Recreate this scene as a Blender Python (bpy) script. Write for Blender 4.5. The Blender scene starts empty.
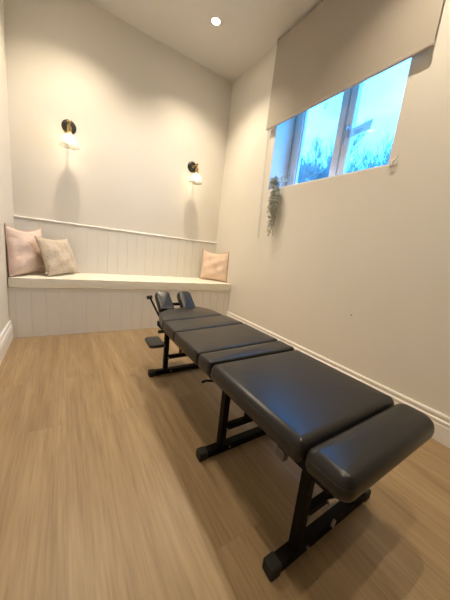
import bpy, bmesh, math, random
from mathutils import Vector, Matrix
PI = math.pi
scene = bpy.context.scene
col = scene.collection
random.seed(7)

# ------------------------------------------------------------ room numbers
D, XL, XR, CZ, YF = 3.006, -0.383, 1.748, 2.923, -3.3
WY0, WY1, WZ0, WZ1, WD = 0.925, 2.073, 1.552, 2.62, 0.225   # window opening, reveal depth
SEAT = 0.513

# ------------------------------------------------------------ materials
def mat(name, color, rough=0.5, metal=0.0, spec=0.5, **k):
    m = bpy.data.materials.new(name); m.use_nodes = True
    b = m.node_tree.nodes['Principled BSDF']
    b.inputs['Base Color'].default_value = (*color, 1)
    b.inputs['Roughness'].default_value = rough
    b.inputs['Metallic'].default_value = metal
    b.inputs['Specular IOR Level'].default_value = spec
    for a, v in k.items(): b.inputs[a.replace('_', ' ')].default_value = v
    return m

def noise_bump(m, scale=60, strength=0.1, dist=0.002, detail=4, stretch=(1, 1, 1), var=0.0):
    nt = m.node_tree; N = nt.nodes; L = nt.links; b = N['Principled BSDF']
    tc = N.new('ShaderNodeTexCoord'); mp = N.new('ShaderNodeMapping'); mp.inputs['Scale'].default_value = stretch
    nz = N.new('ShaderNodeTexNoise'); nz.inputs['Scale'].default_value = scale; nz.inputs['Detail'].default_value = detail
    bp = N.new('ShaderNodeBump'); bp.inputs['Strength'].default_value = strength; bp.inputs['Distance'].default_value = dist
    L.new(tc.outputs['Object'], mp.inputs['Vector']); L.new(mp.outputs['Vector'], nz.inputs['Vector'])
    L.new(nz.outputs['Fac'], bp.inputs['Height']); L.new(bp.outputs['Normal'], b.inputs['Normal'])
    if var:
        c = b.inputs['Base Color'].default_value[:3]
        n2 = N.new('ShaderNodeTexNoise'); n2.inputs['Scale'].default_value = 2.2; n2.inputs['Detail'].default_value = 3
        rp = N.new('ShaderNodeValToRGB')
        rp.color_ramp.elements[0].position = .3; rp.color_ramp.elements[1].position = .7
        rp.color_ramp.elements[0].color = (*[x * (1 - var) for x in c], 1)
        rp.color_ramp.elements[1].color = (*[min(1, x * (1 + var)) for x in c], 1)
        L.new(tc.outputs['Object'], n2.inputs['Vector']); L.new(n2.outputs['Fac'], rp.inputs['Fac'])
        L.new(rp.outputs['Color'], b.inputs['Base Color'])
    return m

WALLC = (0.79, 0.75, 0.675)
M_wall = noise_bump(mat('wall_paint', WALLC, .62, spec=.3), 90, .06, .001, var=.012)
M_ceil = noise_bump(mat('ceiling_paint', (0.72, 0.69, 0.645), .8, spec=.2), 90, .05, .001, var=.01)
M_panel = noise_bump(mat('panel_paint', (0.79, 0.76, 0.70), .45, spec=.4), 60, .05, .001, var=.012)
M_trim = mat('gloss_white_trim', (0.86, 0.83, 0.79), .28)
M_frame = mat('window_white', (0.80, 0.80, 0.82), .3)
M_jamb = mat('window_reveal_white', (0.90, 0.90, 0.90), .5)
M_blind = noise_bump(mat('blind_fabric', (0.45, 0.40, 0.34), .85, spec=.15), 500, .15, .0006)
M_bar = mat('blind_bar_fabric', (0.52, 0.46, 0.40), .6)
M_dark = mat('dark_plastic', (0.03, 0.03, 0.032), .45)
M_greymetal = mat('grey_metal', (0.35, 0.34, 0.33), .35, 0.8)
M_vinyl = noise_bump(mat('black_vinyl', (0.012, 0.011, 0.011), .31, spec=.45), 420, .08, .0008)
M_piping = mat('vinyl_piping', (0.05, 0.048, 0.045), .35)
M_steel = mat('black_painted_steel', (0.005, 0.0035, 0.003), .6, spec=.14)
M_rubber = mat('black_rubber', (0.020, 0.019, 0.015), .6, spec=.3)
M_bolt = mat('bright_bolt', (0.45, 0.42, 0.38), .3, 1.0)
M_brass = mat('aged_brass', (0.50, 0.36, 0.14), .3, 1.0)
M_bronze = mat('dark_bronze', (0.045, 0.04, 0.035), .4, .6)
M_cush = noise_bump(mat('cream_bench_fabric', (0.82, 0.78, 0.67), .9, spec=.15), 8, .35, .006, stretch=(1, 2, 2), var=.02)
M_pipe = mat('cushion_piping', (0.80, 0.76, 0.66), .8)
M_pink = noise_bump(mat('dusty_pink_fabric', (0.80, 0.63, 0.55), .9, spec=.15), 14, .9, .012, 3, stretch=(.6, 1, 1.6), var=.04)
M_peach = noise_bump(mat('peach_pink_fabric', (0.84, 0.64, 0.51), .85, spec=.15), 14, 1.0, .014, 3, stretch=(1, 1, .7), var=.04)
M_wht = mat('white_plastic', (0.8, 0.78, 0.74), .4)
M_leaf = mat('grey_green_leaf', (0.50, 0.51, 0.44), .6)
M_stem = mat('plant_stem', (0.13, 0.11, 0.06), .7)
M_pot = mat('small_grey_pot', (0.25, 0.25, 0.25), .6)
M_bark = mat('winter_twigs', (0.28, 0.25, 0.25), .9)
M_soil = noise_bump(mat('outside_ground', (0.12, 0.14, 0.08), .95), 5, .5, .05)

# dotted linen pillow: small dark dots in a woven cream base
M_dot = noise_bump(mat('dotted_linen', (0.62, 0.53, 0.43), .9, spec=.15), 16, .7, .008, 3)
def add_dots(m):
    nt = m.node_tree; N = nt.nodes; L = nt.links; b = N['Principled BSDF']
    tc = N.new('ShaderNodeTexCoord'); vo = N.new('ShaderNodeTexVoronoi'); vo.inputs['Scale'].default_value = 8.5
    vo.voronoi_dimensions = '2D'; vo.inputs['Randomness'].default_value = .55
    L.new(tc.outputs['UV'], vo.inputs['Vector'])
    rp = N.new('ShaderNodeValToRGB'); rp.color_ramp.elements[0].position = .09; rp.color_ramp.elements[1].position = .13
    rp.color_ramp.elements[0].color = (.42, .35, .30, 1); rp.color_ramp.elements[1].color = (.62, .53, .43, 1)
    L.new(vo.outputs['Distance'], rp.inputs['Fac']); L.new(rp.outputs['Color'], b.inputs['Base Color'])
add_dots(M_dot)

def make_floor_mat():
    m = mat('oak_laminate', (0.4, 0.27, 0.15), .38, spec=.4)
    nt = m.node_tree; N = nt.nodes; L = nt.links; b = N['Principled BSDF']
    tc = N.new('ShaderNodeTexCoord')
    mp = N.new('ShaderNodeMapping'); mp.inputs['Rotation'].default_value = (0, 0, PI / 2)
    L.new(tc.outputs['Object'], mp.inputs['Vector'])
    br = N.new('ShaderNodeTexBrick')
    br.inputs['Scale'].default_value = 1; br.inputs['Brick Width'].default_value = 1.25; br.inputs['Row Height'].default_value = .19
    br.inputs['Mortar Size'].default_value = .0011; br.inputs['Mortar Smooth'].default_value = .2
    br.inputs['Color1'].default_value = (0, 0, 0, 1); br.inputs['Color2'].default_value = (1, 1, 1, 1); br.inputs['Mortar'].default_value = (.5, .5, .5, 1)
    br.offset = .37; br.offset_frequency = 2
    L.new(mp.outputs['Vector'], br.inputs['Vector'])
    # long grain, shifted per plank
    cm = N.new('ShaderNodeVectorMath'); cm.operation = 'MULTIPLY_ADD'
    cm.inputs[1].default_value = (3.1, 3.1, 3.1)
    L.new(br.outputs['Color'], cm.inputs[0]); L.new(tc.outputs['Object'], cm.inputs[2])
    m2 = N.new('ShaderNodeMapping'); m2.inputs['Scale'].default_value = (14, 1.1, 1)
    L.new(cm.outputs['Vector'], m2.inputs['Vector'])
    n1 = N.new('ShaderNodeTexNoise'); n1.inputs['Scale'].default_value = 1.0; n1.inputs['Detail'].default_value = 7; n1.inputs['Roughness'].default_value = .62; n1.inputs['Distortion'].default_value = 1.0
    L.new(m2.outputs['Vector'], n1.inputs['Vector'])
    m3 = N.new('ShaderNodeMapping'); m3.inputs['Scale'].default_value = (110, 5, 1)
    L.new(cm.outputs['Vector'], m3.inputs['Vector'])
    n2 = N.new('ShaderNodeTexNoise'); n2.inputs['Scale'].default_value = 1.0; n2.inputs['Detail'].default_value = 4
    L.new(m3.outputs['Vector'], n2.inputs['Vector'])
    r1 = N.new('ShaderNodeValToRGB')
    e = r1.color_ramp.elements; e[0].position = .25; e[0].color = (.265, .172, .086, 1); e[1].position = .72; e[1].color = (.425, .300, .165, 1)
    L.new(n1.outputs['Fac'], r1.inputs['Fac'])
    r2 = N.new('ShaderNodeValToRGB')
    e = r2.color_ramp.elements; e[0].position = .3; e[0].color = (.80, .78, .75, 1); e[1].position = .6; e[1].color = (1, 1, 1, 1)
    L.new(n2.outputs['Fac'], r2.inputs['Fac'])
    mx = N.new('ShaderNodeMix'); mx.data_type = 'RGBA'; mx.blend_type = 'MULTIPLY'; mx.inputs[0].default_value = 1
    L.new(r1.outputs['Color'], mx.inputs[6]); L.new(r2.outputs['Color'], mx.inputs[7])
    # plank to plank tone
    r3 = N.new('ShaderNodeMapRange'); r3.inputs['To Min'].default_value = .97; r3.inputs['To Max'].default_value = 1.03
    L.new(br.outputs['Color'], r3.inputs['Value'])
    mx2 = N.new('ShaderNodeMix'); mx2.data_type = 'RGBA'; mx2.blend_type = 'MULTIPLY'; mx2.inputs[0].default_value = 1
    L.new(mx.outputs[2], mx2.inputs[6]); L.new(r3.outputs['Result'], mx2.inputs[7])
    # seams
    mx3 = N.new('ShaderNodeMix'); mx3.data_type = 'RGBA'; mx3.inputs[7].default_value = (.30, .205, .12, 1)
    L.new(br.outputs['Fac'], mx3.inputs[0]); L.new(mx2.outputs[2], mx3.inputs[6])
    L.new(mx3.outputs[2], b.inputs['Base Color'])
    bp = N.new('ShaderNodeBump'); bp.inputs['Strength'].default_value = .08; bp.inputs['Distance'].default_value = .001
    L.new(n2.outputs['Fac'], bp.inputs['Height']); L.new(bp.outputs['Normal'], b.inputs['Normal'])
    return m
M_floor = make_floor_mat()

def glass_mat(name, tint, gloss):
    m = bpy.data.materials.new(name); m.use_nodes = True; nt = m.node_tree; N = nt.nodes; L = nt.links
    N.clear(); out = N.new('ShaderNodeOutputMaterial'); t = N.new('ShaderNodeBsdfTransparent'); g = N.new('ShaderNodeBsdfGlossy')
    t.inputs['Color'].default_value = (*tint, 1); g.inputs['Roughness'].default_value = .06
    mx = N.new('ShaderNodeMixShader'); fr = N.new('ShaderNodeFresnel'); fr.inputs['IOR'].default_value = 1.45
    ml = N.new('ShaderNodeMath'); ml.operation = 'MULTIPLY'; ml.inputs[1].default_value = gloss
    L.new(fr.outputs[0], ml.inputs[0]); L.new(ml.outputs[0], mx.inputs[0])
    L.new(t.outputs[0], mx.inputs[1]); L.new(g.outputs[0], mx.inputs[2]); L.new(mx.outputs[0], out.inputs[0])
    return m
M_glass = glass_mat('window_glass', (.97, .985, .99), .1)
def shade_glass():
    m = bpy.data.materials.new('ribbed_lamp_glass'); m.use_nodes = True; nt = m.node_tree; N = nt.nodes; L = nt.links
    N.clear(); out = N.new('ShaderNodeOutputMaterial'); t = N.new('ShaderNodeBsdfTransparent'); g = N.new('ShaderNodeBsdfGlossy'); tl = N.new('ShaderNodeBsdfTranslucent')
    t.inputs['Color'].default_value = (.82, .82, .80, 1); g.inputs['Roughness'].default_value = .1; tl.inputs['Color'].default_value = (.9, .88, .82, 1)
    a = N.new('ShaderNodeMixShader'); a.inputs[0].default_value = .26
    b = N.new('ShaderNodeMixShader'); b.inputs[0].default_value = .08
    L.new(t.outputs[0], a.inputs[1]); L.new(tl.outputs[0], a.inputs[2]); L.new(a.outputs[0], b.inputs[1]); L.new(g.outputs[0], b.inputs[2]); L.new(b.outputs[0], out.inputs[0])
    return m
M_shade = shade_glass()

def emis(name, color, s):
    m = bpy.data.materials.new(name); m.use_nodes = True; nt = m.node_tree; N = nt.nodes; L = nt.links
    N.clear(); out = N.new('ShaderNodeOutputMaterial'); e = N.new('ShaderNodeEmission'); e.inputs[0].default_value = (*color, 1); e.inputs[1].default_value = s
    L.new(e.outputs[0], out.inputs[0]); return m
WARM = (1.0, .855, .65)
M_bulb = emis('lit_bulb', (1, .84, .58), 38)
M_spot = emis('lit_downlight', (1, .90, .72), 60)

# ------------------------------------------------------------ helpers
def base_of(p):
    return Vector((0, 0, 0)) if p is None else (p.location.copy() + base_of(p.parent))
def tag(o, label=None, cat=None, group=None, kind=None):
    if label: o['label'] = label
    if cat: o['category'] = cat
    if group: o['group'] = group
    if kind: o['kind'] = kind
    return o
def thing(name, loc, label, cat, group=None, kind=None):
    o = bpy.data.objects.new(name, None); col.objects.link(o); o.location = loc; o.empty_display_size = .05
    return tag(o, label, cat, group, kind)
def obj(name, bm, m, parent=None, origin=None, smooth=None):
    """link one mesh; vertices are given in room coordinates"""
    org = Vector(origin) if origin is not None else base_of(parent)
    bmesh.ops.recalc_face_normals(bm, faces=bm.faces[:])
    bmesh.ops.translate(bm, vec=-org, verts=bm.verts[:])
    me = bpy.data.meshes.new(name); bm.to_mesh(me); bm.free()
    me.materials.append(m)
    if smooth is not None:
        me.shade_smooth()
        if smooth < 180: me.set_sharp_from_angle(angle=math.radians(smooth))
    o = bpy.data.objects.new(name, me); col.objects.link(o)
    o.parent = parent
    o.location = org - base_of(parent)
    return o
def box(bm, lo, hi, bevel=0, seg=2):
    t = bmesh.new()
    bmesh.ops.create_cube(t, size=1)
    for v in t.verts:
        v.co = Vector([lo[i] + (v.co[i] + .5) * (hi[i] - lo[i]) for i in range(3)])
    if bevel: bmesh.ops.bevel(t, geom=t.edges[:], offset=bevel, segments=seg, affect='EDGES', profile=.5)
    merge(bm, t); return bm
def merge(bm, t, M=None):
    if M is not None: bmesh.ops.transform(t, matrix=M, verts=t.verts[:])
    vm = {}
    for v in t.verts: vm[v] = bm.verts.new(v.co)
    for f in t.faces:
        try: bm.faces.new([vm[v] for v in f.verts])
        except ValueError: pass
    t.free()
def B(lo, hi, bevel=0, seg=2): return box(bmesh.new(), lo, hi, bevel, seg)
def beam(bm, a, b, w, h, bevel=0.003):
    """rectangular tube from a to b"""
    a, b = Vector(a), Vector(b); d = b - a; L = d.length
    t = bmesh.new(); box(t, (-w / 2, -h / 2, 0), (w / 2, h / 2, L), bevel)
    z = d.normalized(); x = Vector((0, 1, 0)) if abs(z.y) < .9 else Vector((1, 0, 0))
    x = (x - z * x.dot(z)).normalized(); y = z.cross(x)
    M = Matrix(((x.x, y.x, z.x, a.x), (x.y, y.y, z.y, a.y), (x.z, y.z, z.z, a.z), (0, 0, 0, 1)))
    merge(bm, t, M); return bm
def tube(bm, pts, r, n=10, taper=None):
    pts = [Vector(p) for p in pts]; rings = []; prev = None
    for i, p in enumerate(pts):
        d = (pts[min(i + 1, len(pts) - 1)] - pts[max(i - 1, 0)]).normalized()
        if prev is None: x = d.orthogonal().normalized()
        else: x = (prev - d * prev.dot(d)).normalized()
        prev = x; y = d.cross(x)
        rr = r if taper is None else r * (1 - (1 - taper) * i / (len(pts) - 1))
        rings.append([bm.verts.new(p + (x * math.cos(2 * PI * k / n) + y * math.sin(2 * PI * k / n)) * rr) for k in range(n)])
    for a, b in zip(rings, rings[1:]):
        for k in range(n): bm.faces.new((a[k], a[(k + 1) % n], b[(k + 1) % n], b[k]))
    if n > 2: bm.faces.new(rings[0]); bm.faces.new(rings[-1])
    return bm
def lathe(bm, prof, c, n=32, axis='z', closed=False):
    """prof: (radius, height) pairs; axis z up or y (towards -y from wall)"""
    c = Vector(c); rings = []
    for r, h in prof:
        ring = []
        for k in range(n):
            a = 2 * PI * k / n
            if axis == 'z': p = Vector((r * math.cos(a), r * math.sin(a), h))
            elif axis == '-y': p = Vector((r * math.cos(a), -h, r * math.sin(a)))
            else: p = Vector((-h, r * math.cos(a), r * math.sin(a)))
            ring.append(bm.verts.new(c + p))
        rings.append(ring)
    for a, b in zip(rings, rings[1:]):
        for k in range(n): bm.faces.new((a[k], a[(k + 1) % n], b[(k + 1) % n], b[k]))
    if closed: bm.faces.new(rings[0]); bm.faces.new(rings[-1])
    return bm
def sphere(bm, c, r, sz=1.0, n=16):
    t = bmesh.new(); bmesh.ops.create_uvsphere(t, u_segments=n, v_segments=n // 2 + 2, radius=r)
    merge(bm, t, Matrix.Translation(c) @ Matrix.Diagonal((1, 1, sz, 1))); return bm

# ------------------------------------------------------------ the setting
floor = obj('floor', B((XL - .1, YF - .1, -.1), (XR + .1, D + .1, 0)), M_floor, origin=(0, 0, 0))
tag(floor, 'warm oak effect plank floor running towards the bench', 'floor', kind='structure')
ceil = obj('ceiling', B((XL - .1, YF - .1, CZ), (XR + .35, D + .1, CZ + .1)), M_ceil)
tag(ceil, 'plain cream painted ceiling above the whole room', 'ceiling', kind='structure')
w = obj('wall_back', B((XL - .1, D, 0), (XR + .1, D + .1, CZ)), M_wall)
tag(w, 'cream painted wall behind the bench and both wall lamps', 'wall', kind='structure')
w = obj('wall_left', B((XL - .1, YF, 0), (XL, D, CZ)), M_wall)
tag(w, 'cream painted wall at the left end of the bench', 'wall', kind='structure')
w = obj('wall_front', B((XL - .1, YF - .1, 0), (XR + .1, YF, CZ)), M_wall)
tag(w, 'cream painted wall closing the room opposite the bench', 'wall', kind='structure')
# right wall with the window opening
bm = bmesh.new(); XO = XR + .32
ys = [YF, WY0, WY1, D]; zs = [0, WZ0, WZ1, CZ]
def quadp(bm, pts): bm.faces.new([bm.verts.new(p) for p in pts])
for i in range(3):
    for j in range(3):
        if i == 1 and j == 1: continue
        for X in (XR, XO): quadp(bm, [(X, ys[i], zs[j]), (X, ys[i + 1], zs[j]), (X, ys[i + 1], zs[j + 1]), (X, ys[i], zs[j + 1])])
for (ya, za, yb, zb) in [(WY0, WZ0, WY1, WZ0), (WY1, WZ0, WY1, WZ1), (WY1, WZ1, WY0, WZ1), (WY0, WZ1, WY0, WZ0),
                         (YF, 0, D, 0), (D, 0, D, CZ), (D, CZ, YF, CZ), (YF, CZ, YF, 0)]:
    quadp(bm, [(XR, ya, za), (XO, ya, za), (XO, yb, zb), (XR, yb, zb)])
bmesh.ops.remove_doubles(bm, verts=bm.verts[:], dist=1e-5)
w = obj('wall_right', bm, M_wall)
tag(w, 'cream painted wall with the recessed window beside the table', 'wall', kind='structure')

# skirting boards: moulded profile swept along y
def skirting(name, side, y0, y1, label):
    prof = [(0, 0), (.019, 0), (.019, .095), (.0155, .099), (.0155, .106), (.0185, .110), (.0185, .120), (.011, .127), (.011, .137), (.014, .141), (.014, .150), (.010, .157), (0, .157)]
    bm = bmesh.new(); r = []
    for y in (y0, y1):
        r.append([bm.verts.new(((XR - d) if side > 0 else (XL + d), y, z)) for d, z in prof])
    for k in range(len(prof)):
        j = (k + 1) % len(prof); bm.faces.new((r[0][k], r[0][j], r[1][j], r[1][k]))
    bm.faces.new(r[0]); bm.faces.new(r[1])
    return tag(obj(name, bm, M_trim), label, 'skirting board', kind='structure')
FY = 2.535
skirting('baseboard_right', 1, YF, FY - .001, 'white moulded skirting board under the window wall')
skirting('baseboard_left', -1, YF, FY - .001, 'white moulded skirting board along the left wall')

# ------------------------------------------------------------ window
win = thing('window_1', (XR + WD, (WY0 + WY1) / 2, WZ0), 'white framed casement window deep in the right wall', 'window', kind='structure')
wx0, wx1 = XR + WD, XR + WD + .07
# lining of the reveal (painted boards)
bm = bmesh.new()
box(bm, (XR + .001, WY1 - .004, WZ0), (wx0, WY1, WZ1)); box(bm, (XR + .001, WY0, WZ0), (wx0, WY0 + .004, WZ1)); box(bm, (XR + .001, WY0 + .004, WZ1 - .004), (wx0, WY1 - .004, WZ1))
obj('window_reveal', bm, M_jamb, win)
obj('window_sill', B((XR + .002, WY0 + .001, WZ0), (wx0, WY1 - .005, WZ0 + .012), .002), M_jamb, win)
def ring_frame(y0, y1, z0, z1, x0, x1, wy, wz):
    bm = bmesh.new()
    box(bm, (x0, y0, z0), (x1, y0 + wy, z1), .004); box(bm, (x0, y1 - wy, z0), (x1, y1, z1), .004)
    box(bm, (x0, y0 + wy - .002, z0), (x1, y1 - wy + .002, z0 + wz), .004); box(bm, (x0, y0 + wy - .002, z1 - wz), (x1, y1 - wy + .002, z1), .004)
    return bm
obj('window_frame', ring_frame(WY0 + .004, WY1 - .004, WZ0 + .012, WZ1 - .004, wx0 + .012, wx1, .07, .03), M_frame, win, smooth=30)
obj('window_mullion', B((wx0 + .012, 1.435, WZ0 + .013), (wx1, 1.495, WZ1 - .006), .004), M_frame, win, smooth=30)
s1 = obj('casement', ring_frame(1.470, 2.008, WZ0 + .03, WZ1 - .03, wx0 - .012, wx0 + .04, .062, .05), M_frame, win, smooth=30)
obj('bead', ring_frame(1.528, 1.950, WZ0 + .076, WZ1 - .076, wx0 + .002, wx0 + .034, .018, .016), M_frame, s1, smooth=30)
s2 = obj('casement', ring_frame(.985, 1.462, WZ0 + .03, WZ1 - .03, wx0 - .004, wx0 + .045, .060, .05), M_frame, win, smooth=30)
obj('pane', B((wx0 + .016, 1.545, WZ0 + .09), (wx0 + .020, 1.932, WZ1 - .09)), M_glass, s1)
obj('pane', B((wx0 + .016, 1.042, WZ0 + .077), (wx0 + .020, 1.404, WZ1 - .077)), M_glass, s2)
hb = bmesh.new()
box(hb, (wx0 - .014, 1.408, 1.93), (wx0 - .004, 1.432, 2.02), .003); tube(hb, [(wx0 - .012, 1.42, 1.995), (wx0 - .045, 1.42, 1.995)], .009)
tube(hb, [(wx0 - .043, 1.42, 2.005), (wx0 - .046, 1.42, 1.95), (wx0 - .046, 1.421, 1.90), (wx0 - .038, 1.423, 1.865)], .010, taper=.7)
tag(obj('handle', hb, mat('satin_handle', (.5, .5, .52), .35, .7), s2, smooth=40), 'satin metal handle on the middle stile')

def card_mat():
    m = bpy.data.materials.new('thin_notice_card'); m.use_nodes = True; nt = m.node_tree; N = nt.nodes; L = nt.links
    N.clear(); out = N.new('ShaderNodeOutputMaterial'); d = N.new('ShaderNodeBsdfDiffuse'); t = N.new('ShaderNodeBsdfTranslucent'); x = N.new('ShaderNodeMixShader')
    d.inputs[0].default_value = (.6, .58, .62, 1); t.inputs[0].default_value = (.80, .72, .72, 1); x.inputs[0].default_value = .7
    L.new(d.outputs[0], x.inputs[1]); L.new(t.outputs[0], x.inputs[2]); L.new(x.outputs[0], out.inputs[0]); return m
# little card and hook stuck on the glass
bm = bmesh.new()
v = [(wx0 + .012, 1.398, 1.930), (wx0 + .012, 1.246, 1.948), (wx0 + .012, 1.240, 2.018), (wx0 + .012, 1.398, 1.998)]
a = [bm.verts.new(p) for p in v]; b_ = [bm.verts.new((p[0] + .003, p[1], p[2])) for p in v]
bm.faces.new(a); bm.faces.new(b_)
for k in range(4): bm.faces.new((a[k], a[(k + 1) % 4], b_[(k + 1) % 4], b_[k]))
card = obj('sticker_card', bm, card_mat(), None, origin=(wx0 + .015, 1.33, 1.925))
tag(card, 'small grey notice card stuck on the right window pane by the handle', 'card')
bm = bmesh.new()
for k, (yy, ll) in enumerate([(1.378, .07), (1.376, .05)]):
    box(bm, (wx0 + .0105, yy - ll, 1.965 - k * .014), (wx0 + .0118, yy, 1.971 - k * .014))
obj('printed_line', bm, mat('faded_print', (.30, .30, .22), .6), card)
bm = bmesh.new(); rr = bmesh.new()
pts = [(wx0 + .011, 1.715 + .014 * math.cos(t * PI / 8), 2.278 + .018 * math.sin(t * PI / 8)) for t in range(17)]
tube(bm, pts, .0035, 6)
tag(obj('suction_hook', bm, M_greymetal, origin=(wx0 + .011, 1.715, 2.26), smooth=60), 'tiny ring shaped hook on the left window pane below the blind', 'hook')

# cleat at the near end of the sill
bm = bmesh.new()
box(bm, (XR - .006, .868, 1.545), (XR, .914, 1.585), .002)
tube(bm, [(XR - .005, .895, 1.565), (XR - .022, .893, 1.566), (XR - .026, .875, 1.572), (XR - .026, .862, 1.590)], .0045, 8)
tag(obj('cord_cleat', bm, M_wht, origin=(XR, .89, 1.545), smooth=40), 'small white cleat on the wall at the near corner of the window sill', 'cleat')
bm = bmesh.new(); lathe(bm, [(.001, .004), (.005, .003), (.006, 0)], (XR, .953, .55), 12, '-x')
tag(obj('wall_plug', bm, M_greymetal, origin=(XR, .953, .55)), 'tiny grey plug in the window wall low above the skirting', 'plug')
bm = bmesh.new(); lathe(bm, [(.001, .005), (.006, .004), (.008, 0)], (.67, D, 1.845), 12, '-y')
tag(obj('wall_screw_cap', bm, M_wht, origin=(.67, D, 1.845)), 'tiny cream screw cap on the back wall between the two lamps', 'screw cap')

# ------------------------------------------------------------ roller blind
by0, by1, bz0, bz1, bx = .802, 2.170, 2.130, 2.895, XR - .045
bl = thing('roller_blind', (XR, (by0 + by1) / 2, bz1), 'wide beige fabric roller blind half lowered over the window', 'blind')
fb = obj('fabric', B((bx - .001, by0, bz0 + .02), (bx + .001, by1, bz1 - .02)), M_blind, bl)
obj('bottom_bar', B((bx - .004, by0, bz0 - .002), (bx + .014, by1, bz0 + .024), .003), M_blind, bl, smooth=40)
bm = bmesh.new(); tube(bm, [(bx + .0203, by0 + .012, bz1 - .018), (bx + .0203, by1 - .012, bz1 - .018)], .021, 20)
obj('roller_tube', bm, M_blind, bl, smooth=40)
for yy in (by0 + .004, by1 - .004):
    bm = bmesh.new(); box(bm, (bx - .002, yy - .006, bz1 - .045), (XR, yy + .006, bz1 + .012), .002)
    obj('bracket', bm, mat('bracket_plastic', (.30, .27, .25), .5), bl)
bm = bmesh.new()
ch = [(XR - .022, by1 + .018, bz1 - .03), (XR - .02, by1 + .017, 2.1), (XR - .012, by1 - .005, 1.6), (XR - .010, by1 - .035, 1.10), (XR - .010, by1 - .028, 1.075), (XR - .010, by1 - .018, 1.10), (XR - .012, by1 + .012, 1.6), (XR - .02, by1 + .026, 2.1), (XR - .022, by1 + .026, bz1 - .03)]
for_chain = [Vector(q) + Vector((0, -.03, 0)) * (1 if q[2] < 2.2 else .3) for q in ch]; tube(bm, for_chain, .0013, 6)
tag(obj('pull_chain', bm, mat('bead_chain', (.42, .38, .32), .5), bl), 'thin beaded pull chain hanging beside the window')

# ------------------------------------------------------------ wainscot and bench
def grooved_panel(x0, x1, y, z0, z1, th, pitch=.1005, start=0.0, g=.0017):
    """vertical tongue and groove boards facing -y, grooves cut as real V channels"""
    bm = bmesh.new(); xs = [(x0, 0)]; x = x0 + start
    while x < x1 - g:
        if x > x0 + g: xs += [(x - g, 0), (x - g * .3, .0026), (x + g * .3, .0026), (x + g, 0)]
        x += pitch
    xs.append((x1, 0))
    lo = [bm.verts.new((a, y + d, z0)) for a, d in xs]; hi = [bm.verts.new((a, y + d, z1)) for a, d in xs]
    for k in range(len(xs) - 1): bm.faces.new((lo[k], lo[k + 1], hi[k + 1], hi[k]))
    bk = [bm.verts.new(p) for p in [(x0, y + th, z0), (x1, y + th, z0), (x1, y + th, z1), (x0, y + th, z1)]]
    bm.faces.new(bk); bm.faces.new(lo + [bk[1], bk[0]]); bm.faces.new(hi + [bk[2], bk[3]])
    bm.faces.new((lo[0], hi[0], bk[3], bk[0])); bm.faces.new((lo[-1], hi[-1], bk[2], bk[1]))
    return bm
tag(obj('wall_panelling', grooved_panel(XL, XR, D - .014, .43, 1.0, .0138, start=.075), M_panel, origin=(XR / 2, D, .43)),
    'cream tongue and groove panelling behind the bench cushion', 'panelling', kind='structure')
bm = bmesh.new()
prof = [(0, .990), (.018, .990), (.022, .994), (.022, .999), (.018, 1.004), (0, 1.006)]
r = [[bm.verts.new((x, D - d, z)) for d, z in prof] for x in (XL, XR)]
for k in range(len(prof)): j = (k + 1) % len(prof); bm.faces.new((r[0][k], r[0][j], r[1][j], r[1][k]))
bm.faces.new(r[0]); bm.faces.new(r[1])
tag(obj('trim_1', bm, M_trim, origin=(0, D, .985)), 'thin cream dado rail capping the panelling behind the bench', 'rail', kind='structure')

bench = thing('built_in_bench', ((XL + XR) / 2, FY + .2, 0), 'cream built in bench box with grooved front across the back wall', 'bench')
obj('front_panel', grooved_panel(XL + .001, XR - .001, FY, 0.001, .405, .018, start=.045), M_panel, bench)
obj('seat_board', B((XL + .001, FY - .008, .405), (XR - .001, D - .015, .427), .002), M_panel, bench)

def cushion():
    bm = bmesh.new(); x0, x1, y0, y1, z0, z1 = XL + .006, XR - .004, 2.517, D - .016, .4275, SEAT
    nx, ny = 90, 14; r = .016
    sec = []          # section loop in (y,z)
    for (cy, cz, a0) in [(y0 + r, z0 + r, 180), (y1 - r, z0 + r, 270), (y1 - r, z1 - r, 0), (y0 + r, z1 - r, 90)]:
        for k in range(5):
            a = math.radians(a0 + 90 * k / 4); sec.append((cy + r * math.cos(a), cz + r * math.sin(a)))
        if a0 == 270: pass
        if a0 == 0:
            for k in range(1, 8): sec.append((y1 - r - (y1 - y0 - 2 * r) * k / 8, z1))
    rings = []
    for i in range(nx + 1):
        x = x0 + (x1 - x0) * i / nx; e = min(i, nx - i); ins = .008 if e == 0 else 0
        ring = []
        for (y, z) in sec:
            yy = y + (ins if y < (y0 + y1) / 2 else -ins); zz = z - ins * (z > z1 - .02) + ins * (z < z0 + .01)
            if z > z0 + .03:
                zz += .0018 * math.sin(x * 17 + y * 9) + .0012 * math.sin(x * 41 + y * 23)
            if y < y0 + .004: yy += .0015 * math.sin(x * 29 + z * 60) * (1 if i % nx else 0)
            ring.append(bm.verts.new((x, yy, min(zz, z1 + .001))))
        rings.append(ring)
    n = len(sec)
    for a, b in zip(rings, rings[1:]):
        for k in range(n): bm.faces.new((a[k], a[(k + 1) % n], b[(k + 1) % n], b[k]))
    bm.faces.new(rings[0]); bm.faces.new(rings[-1])
    return bm
cu = obj('bench_cushion', cushion(), M_cush, origin=((XL + XR) / 2, 2.76, .4275), smooth=50)
tag(cu, 'long cream fabric seat cushion covering the whole bench', 'cushion')
for z in (.434, .507):
    bm = bmesh.new(); tube(bm, [(XL + .008 + k * (XR - XL - .016) / 30, 2.519, z + .0012 * math.sin(k * 2.3)) for k in range(31)], .0034, 6)
    obj('piping', bm, M_pipe, cu, smooth=60)

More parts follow.
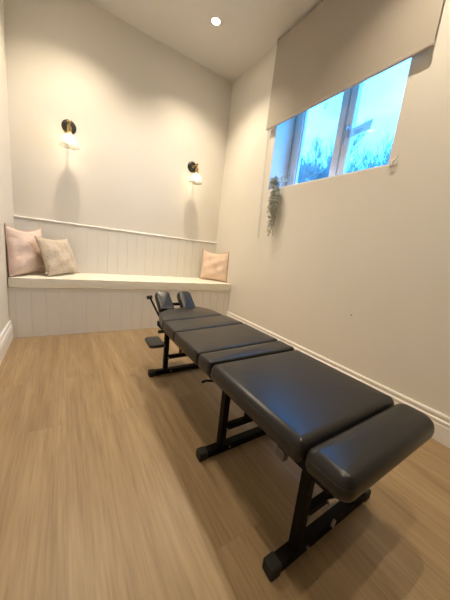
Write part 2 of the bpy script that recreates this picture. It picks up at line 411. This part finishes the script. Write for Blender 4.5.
# ------------------------------------------------------------ pillows
def pillow(name, bl_, br_, h, lean, th, m, label, piping=None, seed=0, top=1.0, skew=0.0, sag=.0):
    """bl_/br_: bottom corner positions (x,y) on the seat; lean: how far the top moves back (x,y)"""
    rnd = random.Random(seed); n = 26
    c = Vector(((bl_[0] + br_[0]) / 2, (bl_[1] + br_[1]) / 2, SEAT))
    ex = Vector((br_[0] - bl_[0], br_[1] - bl_[1], 0)); W = ex.length; ex.normalize()
    ez = Vector((lean[0], lean[1], h)).normalized(); H = math.sqrt(h * h + lean[0] ** 2 + lean[1] ** 2)
    ny = ez.cross(ex).normalized()       # points away from the room
    bm = bmesh.new(); uvl = bm.loops.layers.uv.new('UVMap'); grid = {}; ph = [rnd.uniform(0, 6) for _ in range(8)]
    def P(i, j, s):
        u, v = -1 + 2 * i / n, -1 + 2 * j / n
        pin = .075                               # edges pull in between pointed corners
        x = u * (1 - pin * (1 - v * v) ** 1.0 * abs(u) ** 2)
        z = v * (1 - pin * (1 - u * u) ** 1.0 * abs(v) ** 2)
        t = max(0, (1 - abs(u) ** 2.4)) ** .55 * max(0, (1 - abs(v) ** 2.4)) ** .55
        wr = .12 * math.sin(5 * u + 3.3 * v + ph[0]) + .09 * math.sin(9 * v - 4 * u + ph[1]) + .07 * math.sin(13 * u + 6 * v * u + ph[2])
        t *= (1 + wr * 1.1) * (1.12 - .25 * v)
        X = x * W / 2 * (1 + (top - 1) * (v + 1) / 2) + skew * (v + 1) / 2
        Z = (z + 1) * H / 2 - sag * (v + 1) / 2 * (1 - u * u)
        return c + ex * X + ez * Z + ny * (s * t * th / 2)
    for s in (-1, 1):
        for i in range(n + 1):
            for j in range(n + 1):
                edge = i in (0, n) or j in (0, n)
                if s == 1 and edge: grid[(i, j, 1)] = grid[(i, j, -1)]
                else: grid[(i, j, s)] = bm.verts.new(P(i, j, s))
        for i in range(n):
            for j in range(n):
                f = bm.faces.new([grid[(i, j, s)], grid[(i + 1, j, s)], grid[(i + 1, j + 1, s)], grid[(i, j + 1, s)]])
                for lp, (a, b) in zip(f.loops, [(i, j), (i + 1, j), (i + 1, j + 1), (i, j + 1)]): lp[uvl].uv = (a / n, b / n)
    zmin = min(v.co.z for v in bm.verts); lift = SEAT + .002 - zmin
    for v in bm.verts: v.co.z += lift
    # keep inside the walls
    for v in bm.verts:
        v.co.x = min(max(v.co.x, XL + .004), XR - .004); v.co.y = min(v.co.y, D - .028)
    o = obj(name, bm, m, origin=c, smooth=180)
    tag(o, label, 'pillow')
    if piping:
        pb = bmesh.new()
        loop = [(i, 0) for i in range(n)] + [(n, j) for j in range(n)] + [(n - i, n) for i in range(n)] + [(0, n - j) for j in range(n + 1)]
        pts = []
        for i, j in loop:
            p = P(i, j, -1); p.z += lift; p.x = min(max(p.x, XL + .006), XR - .006); p.y = min(p.y, D - .03); p.z = max(p.z, SEAT + .005); pts.append(p)
        tube(pb, pts, .0042, 6)
        po = obj('piping', pb, piping, o, smooth=180)
    return o, P
M_pinkdark = mat('pink_edge', (.62, .44, .38), .8)
p1, _ = pillow('pillow', (-.362, 2.52), (-.150, 2.865), .405, (-.03, .02), .11, M_pink, 'large dusty pink pillow leaning in the left corner of the bench', M_pinkdark, 3, sag=.03)
p2, _ = pillow('pillow', (-.118, 2.60), (.125, 2.925), .335, (-.08, .05), .095, M_dot, 'small cream pillow with dark dots in front of the large pink one', None, 11, sag=.01, top=.98, skew=-.03)
p3, P3 = pillow('pillow', (1.485, 2.885), (1.745, 2.630), .385, (.02, .02), .10, M_peach, 'small peach pink pillow in the right corner of the bench under the plant', mat('peach_edge', (.62, .42, .31), .8), 23, sag=.03)

# ------------------------------------------------------------ wall lamps
def sconce(x, z, label):
    t = thing('wall_lamp', (x, D, z - .2), label, 'wall lamp', 'pair of wall lamps above the bench')
    bm = bmesh.new(); lathe(bm, [(.001, .022), (.020, .022), (.034, .019), (.052, .014), (.059, .009), (.060, .0005), (.001, .0005)], (x, D, z), 36, '-y')
    obj('backplate', bm, M_bronze, t, smooth=40)
    bm = bmesh.new()
    tube(bm, [(x, D - .02, z), (x, D - .145, z)], .0085, 12)
    sphere(bm, Vector((x, D - .145, z)), .013); lathe(bm, [(.001, .032), (.016, .030), (.017, .02), (.001, .02)], (x, D, z), 20, '-y')
    obj('arm', bm, M_brass, t, smooth=40)
    yc = D - .145
    bm = bmesh.new()
    lathe(bm, [(.001, z - .008), (.007, z - .010), (.007, z - .040), (.016, z - .043), (.0175, z - .050), (.0175, z - .085), (.021, z - .088), (.030, z - .100), (.030, z - .106), (.001, z - .106)], (x, yc, 0), 24, 'z')
    obj('socket', bm, M_brass, t, smooth=40)
    # bell shaped clear ribbed glass
    bm = bmesh.new(); n = 72; prof = [(.024, -.106), (.034, -.114), (.045, -.128), (.054, -.146), (.062, -.166), (.069, -.186), (.075, -.200), (.079, -.207)]
    rings = []
    for (r, h) in prof + [(r - .0022, h) for r, h in reversed(prof)]:
        rings.append([bm.verts.new((x + r * (1 + .018 * math.cos(k * PI)) * math.cos(2 * PI * k / n), yc + r * (1 + .018 * math.cos(k * PI)) * math.sin(2 * PI * k / n), z + h)) for k in range(n)])
    for a, b in zip(rings, rings[1:]):
        for k in range(n): bm.faces.new((a[k], a[(k + 1) % n], b[(k + 1) % n], b[k]))
    for k in range(n): bm.faces.new((rings[-1][k], rings[-1][(k + 1) % n], rings[0][(k + 1) % n], rings[0][k]))
    obj('lamp_shade', bm, M_shade, t, smooth=60)
    bm = bmesh.new(); lathe(bm, [(.010, -.107), (.011, -.118), (.018, -.134), (.0215, -.150), (.018, -.166), (.009, -.174), (.001, -.176)], (x, yc, z), 20, 'z')
    obj('bulb', bm, M_bulb, t, smooth=180)
    return t
sconce(.045, 1.867, 'black and brass wall lamp with glass bell shade, left of the two')
sconce(1.305, 1.853, 'black and brass wall lamp with glass bell shade, nearer the window wall')

# ------------------------------------------------------------ downlights
def downlight(x, y, label, power, size=95, blend=.35):
    t = thing('ceiling_downlight', (x, y, CZ), label, 'downlight', 'recessed ceiling downlights')
    bm = bmesh.new(); lathe(bm, [(.034, -.001), (.035, -.004), (.042, -.005), (.045, -.001), (.045, 0)], (x, y, CZ), 32, 'z')
    obj('trim_ring', bm, M_trim, t, smooth=40)
    bm = bmesh.new(); lathe(bm, [(.034, -.0012), (.016, -.0016), (.001, -.0018)], (x, y, CZ), 24, 'z')
    obj('lens', bm, M_spot, t)
    ld = bpy.data.lights.new('downlight_beam', 'SPOT'); ld.energy = power; ld.color = WARM; ld.spot_size = math.radians(size); ld.spot_blend = blend; ld.shadow_soft_size = .010
    lo = bpy.data.objects.new('downlight_beam', ld); col.objects.link(lo); lo.parent = t; lo.location = (0, 0, -.012)
    return t
downlight(1.168, 2.421, 'small round lit downlight in the ceiling near the window end of the bench', 74, 116, 1.0)
downlight(.10, 2.421, 'round lit ceiling downlight above the left end of the bench', 74, 116, 1.0)
downlight(1.25, .67, 'round lit ceiling downlight above the black table beside the blind', 44, 130, .9)
downlight(1.34, -.25, 'round lit ceiling downlight behind the foot of the black table', 24, 120, .9)
downlight(.25, .2, 'round lit ceiling downlight over the open floor left of the table', 38, 120, .9)

# ------------------------------------------------------------ treatment table
TZ, PB = .450, .384
table = thing('massage_table', (.745, .85, 0), 'black vinyl sectioned massage table on a black steel frame beside the window wall', 'massage table')
def outline(corners, rad, seg=6):
    """rounded polygon (corners counter clockwise)"""
    pts = []; n = len(corners)
    for i, c in enumerate(corners):
        c = Vector(c); r = rad[i] if isinstance(rad, (list, tuple)) else rad
        a = (Vector(corners[i - 1]) - c).normalized(); b = (Vector(corners[(i + 1) % n]) - c).normalized()
        ang = a.angle(b); d = r / math.tan(ang / 2); cc = c + (a + b).normalized() * (r / math.sin(ang / 2))
        s = c + a * d - cc; e = c + b * d - cc; t0 = math.atan2(s.y, s.x); t1 = math.atan2(e.y, e.x)
        while t1 < t0: t1 += 2 * PI
        while t1 - t0 > PI: t0 += 2 * PI
        for k in range(seg + 1):
            t = t0 + (t1 - t0) * k / seg; pts.append(cc + Vector((math.cos(t), math.sin(t))) * r)
    return pts
def offset(pts, d):
    n = len(pts); out = []
    for i in range(n):
        a = (pts[i] - pts[i - 1]); b = (pts[(i + 1) % n] - pts[i])
        t = (a.normalized() + b.normalized()).normalized(); out.append(pts[i] + Vector((-t.y, t.x)) * d)
    return out
def pad_mesh(pts, z0, z1, r, crown=.004, M=None):
    bm = bmesh.new(); prof = [(.010, z0), (.003, z0 + .004), (0, z0 + .012)]
    prof += [(-.0015, (z0 + z1) / 2 - .005), (0, z1 - r)]
    for k in range(1, 7):
        a = PI / 2 * k / 6; prof.append((r * (1 - math.cos(a)), z1 - r + r * math.sin(a)))
    rings = [[bm.verts.new((p.x, p.y, z)) for p in offset(pts, d)] for d, z in prof]
    n = len(pts); c = sum((p for p in pts), Vector((0, 0))) / n; last = offset(pts, r)
    for k in range(1, 6):
        f = k / 6
        rings.append([bm.verts.new((c.x + (p.x - c.x) * (1 - f), c.y + (p.y - c.y) * (1 - f), z1 + crown * (1 - (1 - f) ** 2))) for p in last])
    for a, b in zip(rings, rings[1:]):
        for k in range(n): bm.faces.new((a[k], a[(k + 1) % n], b[(k + 1) % n], b[k]))
    bm.faces.new(rings[0])
    v = bm.verts.new((c.x, c.y, z1 + crown))
    for k in range(n): bm.faces.new((rings[-1][k], rings[-1][(k + 1) % n], v))
    if M is not None: bmesh.ops.transform(bm, matrix=M, verts=bm.verts[:])
    return bm
def seam(pts, d, z, r=.0016, M=None):
    bm = bmesh.new(); q = [Vector((p.x, p.y, z)) for p in offset(pts, d)]; q.append(q[0]); tube(bm, q, r, 6)
    if M is not None: bmesh.ops.transform(bm, matrix=M, verts=bm.verts[:])
    return bm
XA, XB = .490, 1.010
secs = [
    ('foot_pad', [(XA + .004, .192), (XB + .001, .192), (XB + .005, .314), (XA + .002, .314)], [.035, .05, .035, .025], .028, PB + .004),
    ('seat_pad', [(XA, .318), (XB, .318), (XB, .795), (XA, .790)], .022, .026, PB),
    ('lumbar_pad', [(XA, .798), (XB, .803), (XB, .918), (XA - .004, .893)], .014, .014, PB),
    ('back_pad', [(XA - .004, .899), (XB, .924), (XB - .006, 1.240), (XA - .004, 1.178)], .014, .014, PB),
    ('shoulder_pad', [(XA - .004, 1.184), (XB - .006, 1.246), (XB - .044, 1.448), (XA + .002, 1.378)], .012, .013, PB),
    ('chest_pad', [(XA + .003, 1.384), (XB - .046, 1.454), (.957, 1.60), (.895, 1.715), (.62, 1.66), (.53, 1.575)], [.012, .012, .06, .05, .05, .05], .014, PB),
]
for nm, cs, rd, r, z0 in secs:
    pts = outline(cs, rd)
    o = obj(nm, pad_mesh(pts, z0, TZ, r), M_vinyl, table, smooth=60)
    obj('seam', seam(pts, .0015 if r > .02 else .001, TZ - r * .9, .0015 if r > .02 else .0010), M_piping, o, smooth=180)
# two tilted face pads
for xc in (.622, .798):
    pts = outline([(-.057, 0), (.057, 0), (.055, .19), (-.055, .19)], [.012, .012, .035, .035])
    M = Matrix.Translation((xc, 1.675, .418)) @ Matrix.Rotation(math.radians(36), 4, 'X')
    o = obj('face_pad', pad_mesh(pts, -.02, .035, .018, .004, M), M_vinyl, table, smooth=60)
bm = bmesh.new()
beam(bm, (.63, 1.60, .372), (.63, 1.80, .49), .022, .022); beam(bm, (.79, 1.60, .372), (.79, 1.80, .49), .022, .022)
beam(bm, (.60, 1.745, .462), (.83, 1.745, .462), .02, .02)
obj('face_pad_bracket', bm, M_steel, table)
bm = bmesh.new(); tube(bm, [(.562, 1.61, .38), (.537, 1.68, .448), (.515, 1.75, .515)], .0075, 10)
lv = obj('tilt_lever', bm, M_steel, table, smooth=60)
bm = bmesh.new(); tube(bm, [(.496, 1.746, .514), (.528, 1.754, .516)], .013, 14); obj('knob', bm, M_rubber, lv, smooth=40)
# side rails and cross members under the pads
for xx in (.543, .955):
    obj('side_rail', beam(bmesh.new(), (xx, .25, .366), (xx if xx < .9 else .935, 1.60, .366), .030, .034), M_steel, table)
for yy in (.305, .76, .85, 1.20, 1.55): obj('cross_member', beam(bmesh.new(), (.54, yy, .360), (.93, yy, .360), .03, .03), M_steel, table)
# leg frames
def leg_frame(y, cz, width=.0):
    t = bmesh.new(); beam(t, (.505, y, .019), (.985, y, .019), .036, .034); f = obj('foot_bar', t, M_steel, table)
    for s, xx in ((-1, .497), (1, .993)):
        obj('end_cap', B((xx - .020, y - .021, 0.0), (xx + .020, y + .021, .040), .005), M_rubber, f)
    for xx in (.592, .905): 
        obj('leg', beam(bmesh.new(), (xx, y, .040), (xx, y + .004, .352), .032, .030), M_steel, table)
    obj('crossbar', beam(bmesh.new(), (.60, y, cz), (.895, y, cz), .024, .028), M_steel, table)
    for xx, zz in ((.605, cz), (.630, .022)):
        obj('bolt', tube(bmesh.new(), [(xx, y - .012, zz), (xx, y - .023, zz)], .0055, 8), M_bolt, table)
leg_frame(.342, .150); leg_frame(.789, .120); leg_frame(1.555, .125)
bm = bmesh.new(); beam(bm, (.735, .789, .13), (.735, .789, .345), .03, .03); obj('centre_strut', bm, M_steel, table)
bm = bmesh.new(); beam(bm, (.70, 1.555, .13), (.70, 1.555, .345), .02, .02); obj('centre_strut', bm, mat('rust_red_strut', (.10, .03, .02), .5), table)
# mechanism block beneath the foot pad
bm = bmesh.new(); box(bm, (.60, .215, .335), (.80, .30, .372), .006); box(bm, (.56, .225, .352), (.68, .262, .380), .004)
obj('drop_mechanism', bm, M_steel, table)
obj('latch_pin', tube(bmesh.new(), [(.690, .322, .160), (.735, .318, .152)], .0065, 8), M_bolt, table)
obj('latch_pin', tube(bmesh.new(), [(.745, .318, .034), (.765, .322, .046)], .0055, 8), M_bolt, table)
# small catches along the left edge
bm = bmesh.new(); box(bm, (.500, .372, .345), (.520, .405, .376), .003); obj('side_catch', bm, mat('dull_catch', (.10, .08, .07), .45), table)
bm = bmesh.new(); tube(bm, [(.520, .800, .360), (.490, .805, .365), (.476, .806, .362)], .005, 8); sphere(bm, Vector((.474, .806, .362)), .006); obj('release_lever', bm, M_steel, table, smooth=60)
bm = bmesh.new(); tube(bm, [(.520, 1.41, .372), (.478, 1.41, .372)], .011, 12); obj('side_knob', bm, M_rubber, table, smooth=40)
# arm rest pad low on the head end frame
pts = outline([(.450, 1.465), (.553, 1.465), (.560, 1.640), (.458, 1.640)], .022)
ar = obj('arm_rest', pad_mesh(pts, .236, .258, .008, .001), M_vinyl, table, smooth=60)
bm = bmesh.new(); beam(bm, (.53, 1.555, .225), (.592, 1.555, .225), .03, .02); obj('arm_bracket', bm, M_steel, ar)

# ------------------------------------------------------------ trailing plant
plant = thing('trailing_plant', (1.80, 2.015, WZ0 + .012), 'small grey green trailing plant hanging over the far corner of the window sill', 'plant')
bm = bmesh.new(); zb = WZ0 + .012; lathe(bm, [(.001, zb), (.026, zb), (.036, zb + .058), (.038, zb + .060), (.034, zb + .060), (.031, zb + .05), (.001, zb + .05)], (1.80, 2.015, 0), 24); obj('pot', bm, M_pot, plant, smooth=40)
rnd = random.Random(5); st = bmesh.new(); lf = bmesh.new()
def leaf(bm, p, d, s):
    d = d.normalized(); side = d.cross(Vector((rnd.uniform(-1, 1), rnd.uniform(-1, 1), rnd.uniform(-1, 1)))).normalized(); up = d.cross(side)
    q = [p, p + d * s * .4 + side * s * .30 + up * s * .08, p + d * s, p + d * s * .4 - side * s * .30 + up * s * .08]
    bm.faces.new([bm.verts.new(v) for v in q])
for k in range(22):
    a = rnd.uniform(0, 1); L_ = rnd.choice([.16, .22, .30, .36, .42]) * rnd.uniform(.85, 1.05)
    y0 = rnd.uniform(1.99, 2.045); pts = [Vector((1.80, 2.015, zb + .055))]
    yd = 1.90 + rnd.uniform(-.085, .075) * max(.18, 1.2 - L_ * 2.1)
    pts.append(Vector((1.775, y0, zb + .095 + rnd.uniform(-.01, .025)))); pts.append(Vector((1.738, y0 - .01, zb + .06)))
    pts.append(Vector((1.728 - rnd.uniform(0, .02), yd + .01, WZ0 - .02)))
    m_ = 7
    for i in range(1, m_ + 1): pts.append(Vector((1.722 - rnd.uniform(0, .018), yd + rnd.uniform(-.016, .016), WZ0 - .02 - L_ * i / m_)))
    tube(st, pts, .0013, 4)
    for i in range(len(pts) - 1):
        for j in range(6):
            p = pts[i].lerp(pts[i + 1], rnd.random()) + Vector((rnd.uniform(-.026, 0), rnd.uniform(-.024, .024), 0)) * (i > 2); d = Vector((-rnd.random(), rnd.uniform(-1, 1), rnd.uniform(-1, .5)))
            if p.x > 1.735: d = Vector((rnd.uniform(-1, 1), rnd.uniform(-1, 1), rnd.uniform(.0, 1)))
            leaf(lf, p, d, rnd.uniform(.015, .028))
for k in range(90):
    p = Vector((1.80 + rnd.uniform(-.06, .03), 1.95 + rnd.uniform(-.09, .06), zb + .055 + abs(rnd.gauss(0, .03)))); leaf(lf, p, Vector((rnd.uniform(-1, 1), rnd.uniform(-1, 1), rnd.uniform(0, 1.4))), rnd.uniform(.014, .024))
obj('stems', st, M_stem, plant); obj('foliage', lf, M_leaf, plant)

# ------------------------------------------------------------ outside
g = obj('ground', B((XR + .33, -12, -.35), (30, 26, -.15)), M_soil); tag(g, 'dull grass ground outside the window', 'ground', kind='structure')
def tree(x, y, h, spread, label, seed, dens=5, depth=5, up=.35):
    rnd = random.Random(seed); t = thing('bare_tree', (x, y, -.15), label, 'tree', 'bare winter trees outside the window')
    tr = bmesh.new(); tw = bmesh.new()
    def grow(p, d, L, r, lev):
        pts = [p]
        for k in range(3):
            d = (d + Vector((rnd.uniform(-1, 1), rnd.uniform(-1, 1), rnd.uniform(-.3, .8))) * .16).normalized(); pts.append(pts[-1] + d * L / 3)
        tube(tr if lev == 0 else tw, pts, r, 5 if lev < 2 else 3, taper=.6)
        if lev < depth:
            for k in range(dens if lev else dens + 3):
                f = rnd.uniform(.35, 1) * 3; i = min(2, int(f)); q = pts[i].lerp(pts[i + 1], f - i)
                nd = (d * .8 + Vector((rnd.uniform(-1, 1), rnd.uniform(-1, 1), rnd.uniform(-.3, .6) + up)) * spread).normalized()
                grow(q, nd, L * rnd.uniform(.5, .68), max(r * .55, .006 if y < 8 else .010), lev + 1)
    grow(Vector((x, y, -.15)), Vector((0, 0, 1)), h * .52, .07, 0)
    obj('trunk', tr, M_bark, t, smooth=60); obj('twigs', tw, M_bark, t)
def at(az, dist): return (dist * math.cos(math.radians(az)), dist * math.sin(math.radians(az)))
tree(*at(42.8, 7.2), 3.75, .75, 'dense bare tree seen through the far window pane beside the frame', 1, 6)
tree(*at(39.0, 11.8), 5.7, .75, 'dense bare tree seen through the far window pane beside the centre stile', 2, 6)
tree(*at(33.8, 17), 7.9, .65, 'sparse bare tree seen low in the near window pane beside the handle', 3, 5)
tree(*at(29.4, 24), 10.9, .65, 'sparse bare tree seen at the near edge of the window', 4, 5)

# ------------------------------------------------------------ sky
wd = bpy.data.worlds.new('World'); scene.world = wd; wd.use_nodes = True; nt = wd.node_tree; N = nt.nodes; L = nt.links
bg = N['Background']; tc = N.new('ShaderNodeTexCoord'); nz = N.new('ShaderNodeTexNoise'); nz.inputs['Scale'].default_value = 3.0; nz.inputs['Detail'].default_value = 5
mp = N.new('ShaderNodeMapping'); mp.inputs['Scale'].default_value = (1, 1, 2.2); rp = N.new('ShaderNodeValToRGB')
rp.color_ramp.elements[0].position = .35; rp.color_ramp.elements[0].color = (.045, .36, 1.0, 1)
rp.color_ramp.elements[1].position = .68; rp.color_ramp.elements[1].color = (.10, .46, 1.0, 1)
L.new(tc.outputs['Generated'], mp.inputs[0]); L.new(mp.outputs[0], nz.inputs['Vector']); L.new(nz.outputs['Fac'], rp.inputs['Fac']); L.new(rp.outputs['Color'], bg.inputs['Color'])
bg.inputs['Strength'].default_value = 7.0

# ------------------------------------------------------------ camera
cd = bpy.data.cameras.new('Camera'); cam = bpy.data.objects.new('Camera', cd); col.objects.link(cam)
cd.lens = 246.4236 / 600 * 36; cd.sensor_width = 36; cd.sensor_fit = 'AUTO'; cd.clip_start = .02; cd.clip_end = 200
r_, u_, w_ = (.83900213, -.53242643, .11223866), (.00968241, .22084825, .97526012), (.54404198, .81715858, -.19044732)
cam.matrix_world = Matrix(((r_[0], u_[0], -w_[0], 0), (r_[1], u_[1], -w_[1], 0), (r_[2], u_[2], -w_[2], 1.4 * .64), (0, 0, 0, 1)))
scene.camera = cam
vs = scene.view_settings; scene.display_settings.display_device = 'sRGB'
vs.view_transform = 'Standard'; vs.look = 'None'; vs.gamma = 1; vs.use_curve_mapping = False; vs.exposure = 0.45
